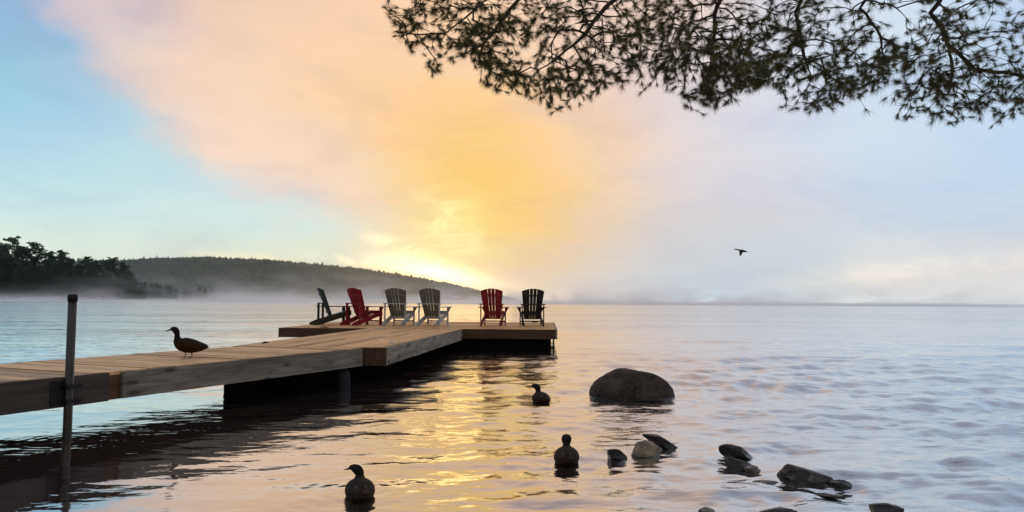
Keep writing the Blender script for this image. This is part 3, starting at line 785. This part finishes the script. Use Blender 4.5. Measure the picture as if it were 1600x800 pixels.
place(make_duck(R(75), False, -.042), -.965, 4.82, -.079, 104, .87, 'brown duck swimming nearest the camera, head turned left')
place(make_duck(0, False, -.04), 0.436, 5.88, -.088, 86, .92, 'brown duck swimming straight away, seen from behind, near the small rocks')
place(make_duck(R(60), False, -.03), 0.373, 9.3, -.095, 104, 1.0, 'dark duck on the water left of the big boulder')
def flying_duck():
    r = empty('duck')
    st = [(-.30, -.015, .012, .004), (-.25, -.01, .035, .010), (-.17, 0, .055, .036), (-.06, 0, .075, .062), (.05, .005, .075, .062), (.12, .015, .05, .045), (.18, .03, .028, .030), (.25, .04, .024, .025), (.29, .045, .030, .030), (.32, .045, .026, .025), (.345, .04, .013, .012)]
    V, F = loft(st); m = MB(); m.add(V, F); sub(m.build('body', M_DUCK, r, True))
    V, F = loft([(.33, .042, .012, .010), (.37, .036, .012, .006), (.39, .033, .008, .003)], 8); m = MB(); m.add(V, F); m.build('bill', M_BILL, r, True)
    for s, drop, sweep in ((-1, -.9, .02), (1, -.75, .16)):
        m = MB(); n = 6; V = []; F = []
        for i in range(n + 1):
            t = i / n; y = s * (.05 + .30 * t); z = .03 + drop * .28 * t ** 1.2; xf = .09 + sweep * t * .6 - .06 * t * t; ch = .17 * (1 - .75 * t ** 1.6)
            th = .010 * (1 - t) + .003
            V += [Vector((xf, y, z)), Vector((xf - ch * .4, y, z + th)), Vector((xf - ch, y, z - .004)), Vector((xf - ch * .4, y, z - th))]
        for i in range(n):
            for k in range(4): F.append((i * 4 + k, i * 4 + (k + 1) % 4, i * 4 + 4 + (k + 1) % 4, i * 4 + 4 + k))
        F += [(0, 1, 2, 3), (n * 4, n * 4 + 1, n * 4 + 2, n * 4 + 3)]
        m.add(V, F); m.build('wing', M_WING, r, True)
    return r
fd = flying_duck(); place(fd, 10.9, 35, 3.68, 172, 1.0, 'duck flying low over the lake with its wings down'); fd.rotation_euler = (0, R(-8), R(168))

# ------------------------------------------------------------------ rocks
def rock_mat(name, c0, c1, c2, rough=0.6):
    m, N, p, o = material(name)
    tc = N.n('ShaderNodeTexCoord').outputs['Object']; pos = N.n('ShaderNodeNewGeometry').outputs['Position']
    g = N.noise(tc, 5, 8, 0.65, 0.4); g2 = N.noise(tc, 26, 5, 0.7)
    c = N.mix(N.mr(g, 0.35, 0.65), c0, c1); c = N.mix(N.mr(g2, 0.55, 0.72), c, c2)
    z = N.sep(pos)[2]; wl = N.m('ADD', z, N.m('MULTIPLY', g, 0.03))
    wet = N.mr(wl, 0.03, 0.065, 1, 0)
    c = N.mix(N.m('MULTIPLY', wet, 0.65), c, (0.012, 0.010, 0.009))
    N.put(p.inputs['Base Color'], c); N.put(p.inputs['Roughness'], N.mr(wet, 0, 1, rough, 0.22))
    N.put(p.inputs['Specular IOR Level'], N.mr(wet, 0, 1, 0.12, 0.5)); bump(N, p, N.m('ADD', g, N.m('MULTIPLY', g2, 0.4)), 1.0, 0.03)
    return m
RK_BIG = rock_mat('boulder_rock', (0.022, 0.015, 0.011), (0.075, 0.052, 0.036), (0.13, 0.105, 0.08), 0.75)
RK_DARK = rock_mat('wet_dark_rock', (0.010, 0.007, 0.006), (0.026, 0.018, 0.015), (0.07, 0.055, 0.045), 0.4)
RK_TAN = rock_mat('tan_rock', (0.16, 0.12, 0.08), (0.36, 0.28, 0.18), (0.46, 0.38, 0.28), 0.7)
RK_GREY = rock_mat('speckled_rock', (0.025, 0.021, 0.018), (0.075, 0.062, 0.052), (0.24, 0.20, 0.17), 0.5)
def make_rock(seed, dims, mat, label, x, y, z, rz=0, rough=0.20, freq=1.7, cuts=11, tilt=(0, 0), lvl=5):
    bm = bmesh.new(); bmesh.ops.create_icosphere(bm, subdivisions=lvl, radius=1)
    rg = random.Random(seed); o3 = Vector((seed * 3.1, seed * 1.7, 0))
    planes = [(Vector((rg.gauss(0, 1), rg.gauss(0, 1), rg.gauss(0, .8))).normalized(), rg.uniform(.60, .90)) for _ in range(cuts)]
    for v in bm.verts:
        p = v.co.copy()
        p *= 1 + rough * noise.fractal(p * freq + o3, 1.0, 2.1, 5)
        for nn, dd in planes:
            e = p.dot(nn) - dd
            if e > 0: p -= nn * e * .97
        v.co = Vector((p.x * dims[0] / 2, p.y * dims[1] / 2, p.z * dims[2] / 2 * (.74 if dims[0] < .8 else .86))) * .969
    me = bpy.data.meshes.new('rock'); bm.to_mesh(me); bm.free()
    o = link_mesh('boulder' if dims[0] > .8 else 'rock', me, mat, None, True)
    o.location = (x * .969, y * .969, z); o.rotation_euler = (R(tilt[0]), R(tilt[1]), R(rz))
    tag(o, label, 'boulder' if dims[0] > .8 else 'rock', None if dims[0] > .8 else 'small rocks off the shore')
    return o
make_rock(4, (1.14, 1.0, .92), RK_BIG, 'large round dark boulder rising from the lake right of the dock', 1.63, 10.1, .0, 8, .11, 1.0, 4)
make_rock(12, (.19, .15, .17), RK_DARK, 'small dark wet rock left of the tan rock', .865, 6.2, .02, 20)
make_rock(13, (.31, .24, .30), RK_TAN, 'pale tan angular rock leaning against the dark slab', 1.135, 6.34, .02, -15, .18, 1.4, 11)
make_rock(14, (.40, .17, .14), RK_DARK, 'dark smooth slab sloping down to the water behind the tan rock', 1.36, 6.68, .035, -6, .08, 1.0, 11, (0, 24))
make_rock(15, (.30, .18, .18), RK_DARK, 'dark reddish humped rock above the small mottled one', 1.885, 6.26, .03, -20, .12, 1.2, 11, (0, 16))
make_rock(16, (.24, .15, .13), RK_GREY, 'small mottled rock right in front of the dark reddish humped one', 1.80, 5.93, .015, -25, .25, 1.8, 11, (0, 14))
make_rock(21, (.13, .11, .12), RK_TAN, 'small tan-tipped rock touching the mottled one', 1.865, 5.80, .005, -25, .25, 1.8, 11, (0, 14))
make_rock(17, (.24, .12, .06), RK_DARK, 'thin flat dark rock just left of the large speckled rock', 1.82, 5.40, .002, 5, .12)
make_rock(31, (.36, .28, .22), RK_GREY, 'largest of the small rocks, speckled grey and flat topped', 2.15, 5.50, .025, -8, .16, 1.4, 5, (0, 9))
make_rock(19, (.17, .13, .10), RK_DARK, 'small dark pointed rock on the right of the large speckled rock', 2.34, 5.34, .008, -25, .22, 1.8, 11)
make_rock(20, (.20, .07, .045), RK_DARK, 'narrow dark sliver of rock in front of the speckled rock', 2.16, 5.07, .0, -30, .15)
make_rock(22, (.11, .10, .12), RK_TAN, 'small pale sandy rock alone at the bottom edge of the water', 1.215, 4.66, .0, 0, .15)
make_rock(23, (.28, .15, .08), RK_DARK, 'flat dark rock at the bottom edge, right of the pale sandy one', 1.66, 4.66, .0, -8, .15)
make_rock(24, (.24, .16, .12), RK_DARK, 'dark brown rounded rock at the bottom edge, farthest right of all', 2.34, 4.70, .005, -12, .15)

# ------------------------------------------------------------------ overhanging pine: trunk on the shore outside the view, boughs over the water
# all numbers in metres; the boughs hang around the plane y = 6.5
PY = 6.5
ENV = [(-1.14, 3.74), (-1.07, 3.66), (-.9, 3.52), (-.67, 3.46), (-.45, 3.46), (-.34, 3.41), (-.22, 3.19), (0, 3.10), (.17, 3.04), (.36, 2.93), (.45, 3.09), (.79, 3.10), (.9, 3.23),
       (1.07, 3.27), (1.18, 3.47), (1.24, 3.31), (1.41, 3.21), (1.55, 3.21), (1.63, 3.07), (1.91, 3.06), (2.19, 3.13), (2.31, 3.26), (2.47, 3.29), (2.59, 3.15), (2.67, 3.01),
       (2.92, 3.01), (3.06, 3.13), (3.37, 3.18), (3.46, 3.27), (3.49, 3.07), (3.65, 3.07), (3.94, 2.94), (4.16, 2.97), (4.5, 2.98), (5.2, 3.0)]
TOP = [(-1.14, 3.84), (-1.0, 3.88), (-.9, 4.0), (-.6, 4.5), (0, 4.6), (5.2, 4.6)]
LIMBS = [  # main limbs: polylines in (x, y, z), first point joins the trunk or another limb high above the picture
    [(6.9, 1.2, 6.2), (5.0, 3.0, 6.0), (3.2, 5.0, 5.6), (1.9, 6.2, 4.9), (.83, 6.5, 3.93), (.59, 6.5, 3.64), (.30, 6.45, 3.38), (.15, 6.4, 3.34), (-.05, 6.35, 3.25)],
    [(1.9, 6.2, 4.9), (.9, 6.6, 4.7), (.2, 6.7, 4.3), (-.07, 6.7, 3.93), (-.17, 6.7, 3.79), (-.29, 6.6, 3.62)],
    [(.9, 6.6, 4.7), (.1, 6.9, 4.5), (-.45, 6.8, 3.95), (-.62, 6.8, 3.80), (-.9, 6.8, 3.78), (-1.05, 6.8, 3.80)],
    [(6.9, 1.2, 6.6), (5.2, 3.4, 6.4), (3.4, 5.6, 5.6), (2.1, 6.4, 4.6), (1.83, 6.5, 3.94), (1.81, 6.5, 3.72), (1.77, 6.5, 3.49)],
    [(3.4, 5.6, 5.6), (2.8, 6.5, 4.6), (2.59, 6.6, 3.94), (2.63, 6.6, 3.60), (2.65, 6.5, 3.38)],
    [(6.9, 1.2, 5.9), (5.6, 3.3, 5.8), (4.2, 5.3, 5.2), (3.3, 6.3, 4.4), (3.12, 6.5, 3.94), (3.26, 6.5, 3.75), (3.32, 6.5, 3.52), (3.33, 6.45, 3.41)],
    [(4.2, 5.3, 5.2), (4.0, 6.4, 4.4), (3.81, 6.6, 3.94), (3.89, 6.6, 3.82), (3.94, 6.6, 3.69), (3.94, 6.5, 3.38)],
    [(3.94, 6.6, 3.69), (4.13, 6.5, 3.38), (4.50, 6.4, 3.30), (4.9, 6.3, 3.25)],
]
M_NEEDLE, N_, p_, o_ = material('pine_needles')
_a = N_.n('ShaderNodeAttribute', attribute_name='rnd').outputs['Fac']
N_.put(p_.inputs['Base Color'], N_.mix(_a, (0.070, 0.075, 0.014), (0.18, 0.145, 0.030))); p_.inputs['Roughness'].default_value = 0.6
M_CONE = plain('pine_cone', (0.05, 0.03, 0.02), 0.8)

def overhanging_pine():
    root = tag(empty('pine_tree', (6.9, 1.0, -.04)), 'overhanging pine whose needled boughs fill the top right of the picture', 'tree')
    inv = Vector((6.9, 1.0, 0))
    t = MB(); t.tube([Vector(p) - inv for p in ((6.9, 1.0, -.2), (6.92, 1.05, 2), (6.88, 1.1, 4.5), (6.9, 1.2, 7.5), (6.85, 1.2, 11))], [.30, .25, .21, .16, .05], 14)
    t.build('trunk', M_BARK, root, True)
    nodes = []; par = []; limb_of = []; ends = []
    def addn(p, pr, li): nodes.append(Vector(p)); par.append(pr); limb_of.append(li); return len(nodes) - 1
    for li, L in enumerate(LIMBS):
        pr = -1
        if li and (Vector(L[0]) - Vector((6.9, 1.2, L[0][2]))).length > .5:
            pr = min(range(len(nodes)), key=lambda i: (nodes[i] - Vector(L[0])).length)
        last = addn(L[0], pr, li)
        for a, b in zip(L[:-1], L[1:]):
            a = Vector(a); b = Vector(b); n = max(2, int((b - a).length / .07))
            for k in range(1, n + 1):
                p = a.lerp(b, k / n) + Vector((random.gauss(0, .006), random.gauss(0, .006), random.gauss(0, .006)))
                last = addn(p, last, li)
    # tips of the sprays: clustered points in the volume the boughs fill
    tips = []
    rg = random.Random(11)
    tries = 0
    clusters = []
    while len(clusters) < 740:
        x = rg.uniform(-1.14, 5.1); lo = interp(ENV, x) + .05; hi = interp(TOP, x)
        t_ = rg.random() ** 1.5
        z = lo + (hi - lo) * t_ * .95
        w = 1.0 if z < lo + .35 else .62
        if 1.35 < x < 2.3: w *= 1.35
        if x > 3.1 and z > 3.6: w *= .75
        if x < -.55: w *= .45
        if rg.random() < w * .75: clusters.append((x, PY + rg.gauss(0, .33), z))
    for (cx, cy_, cz) in clusters:
        for k in range(rg.randint(4, 9)):
            x = cx + rg.gauss(0, .085); z = cz + rg.gauss(0, .055); y = cy_ + rg.gauss(0, .08)
            if z < interp(ENV, x) + .065 or x < -1.12 or z > interp(TOP, x): continue
            tips.append(Vector((x, y, z)))
    for x, z in ENV[:-1]:                          # the lowest fringe
        for k in range(2): tips.append(Vector((x + rg.gauss(0, .03), PY + rg.gauss(0, .2), z + .075 + rg.random() * .05)))
    # join every tip to the nearest wood above it, forks curve downwards
    P = np.array([tuple(n) for n in nodes]); start = len(nodes)
    tips.sort(key=lambda p: min((p - Vector(L[min(5, len(L) - 1)])).length for L in LIMBS))
    tiplist = []
    for tp in tips:
        dv = P - np.array(tuple(tp)); dist = np.sqrt((dv ** 2).sum(1)) + np.where(dv[:, 2] < -.02, 1.2 * -dv[:, 2], 0) + np.where(P[:, 2] > 5.2, 5, 0)
        i = int(dist.argmin()); a = nodes[i]; L = (tp - a).length
        if L > 1.4: continue
        n = max(1, int(L / .055)); last = i; new = []
        mid = a.lerp(tp, .5) + Vector((rg.gauss(0, .08) * L, rg.gauss(0, .08) * L, .10 * L))
        for k in range(1, n + 1):
            u = k / n; p = a * (1 - u) ** 2 + mid * 2 * u * (1 - u) + tp * u * u + Vector((rg.gauss(0, .003), rg.gauss(0, .003), rg.gauss(0, .003)))
            last = addn(p, last, limb_of[i]); new.append(tuple(p))
        P = np.vstack([P, np.array(new)])
        tiplist.append((last, (nodes[last] - nodes[par[last]]).normalized(), limb_of[i]))
    cnt = [0] * len(nodes)
    for i, d_, li in tiplist: cnt[i] += 1
    for i in range(len(nodes) - 1, -1, -1):
        if par[i] >= 0: cnt[par[i]] += cnt[i]
    rad = [max(.0016, .0018 * max(1, c) ** .36) for c in cnt]
    kids = {}
    for i, p in enumerate(par):
        if p >= 0: kids.setdefault(p, []).append(i)
    wood_m = [MB() for _ in LIMBS]; need = [MB() for _ in LIMBS]
    done = set()
    heads = [i for i in range(len(nodes)) if par[i] < 0 or kids[par[i]][0] != i]
    for h0 in heads:
        ch = [h0]; 
        while ch[-1] in kids: ch.append(kids[ch[-1]][0])
        pts = [nodes[i] - inv for i in ch]; rr = [rad[i] for i in ch]
        if par[h0] >= 0: pts = [nodes[par[h0]] - inv] + pts; rr = [rad[h0]] + rr
        if len(pts) > 1: wood_m[limb_of[h0]].tube(pts, rr, 8 if max(rr) > .012 else 4, False)
    def tuft(i, d_, li, scale=1.0, n=62):
        c = nodes[i] - inv; rv = rg.random(); m = need[li]
        for k in range(n):
            e = Vector((rg.gauss(0, 1), rg.gauss(0, 1), rg.gauss(0, 1))).normalized()
            dd = (d_ * 1.15 + e).normalized(); L = rg.uniform(.03, .078) * scale
            base = c - d_ * rg.uniform(0, .035); w = dd.cross(e if abs(dd.dot(e)) < .95 else Vector((1, 0, 0)))
            w = (w if w.length > .01 else dd.orthogonal()).normalized() * .0013
            tip_ = base + dd * L + Vector((0, 0, -.006))
            m.add([base - w, base + w, tip_ + w * .35, tip_ - w * .35], [(0, 1, 2, 3)], rv)
    for i, d_, li in tiplist:
        tuft(i, d_, li, rg.uniform(.65, 1.25))
        if rg.random() < .45:                      # needles further back along the twig too
            b = par[i]
            if b > 0 and cnt[b] <= 3: tuft(b, d_, li, .9, 30)
    for li in range(len(LIMBS)):
        br_ = wood_m[li].build('branch', M_BARK, root, True)
        if need[li].v: need[li].build('needles', M_NEEDLE, br_)
        if li in (0, 3, 4, 5, 6):
            cand = [i for i, d_, l2 in tiplist if l2 == li]
            for q in rg.sample(cand, min(3, len(cand))):
                c = nodes[par[q]] - inv; m = MB()
                m.tube([c + Vector((0, 0, -.002)), c + Vector((0, 0, -.012)), c + Vector((.002, 0, -.028)), c + Vector((.003, 0, -.042))], [.005, .013, .012, .004], 8)
                m.build('pine_cone', M_CONE, br_, True)
    return len(tiplist)
print('tips', overhanging_pine())
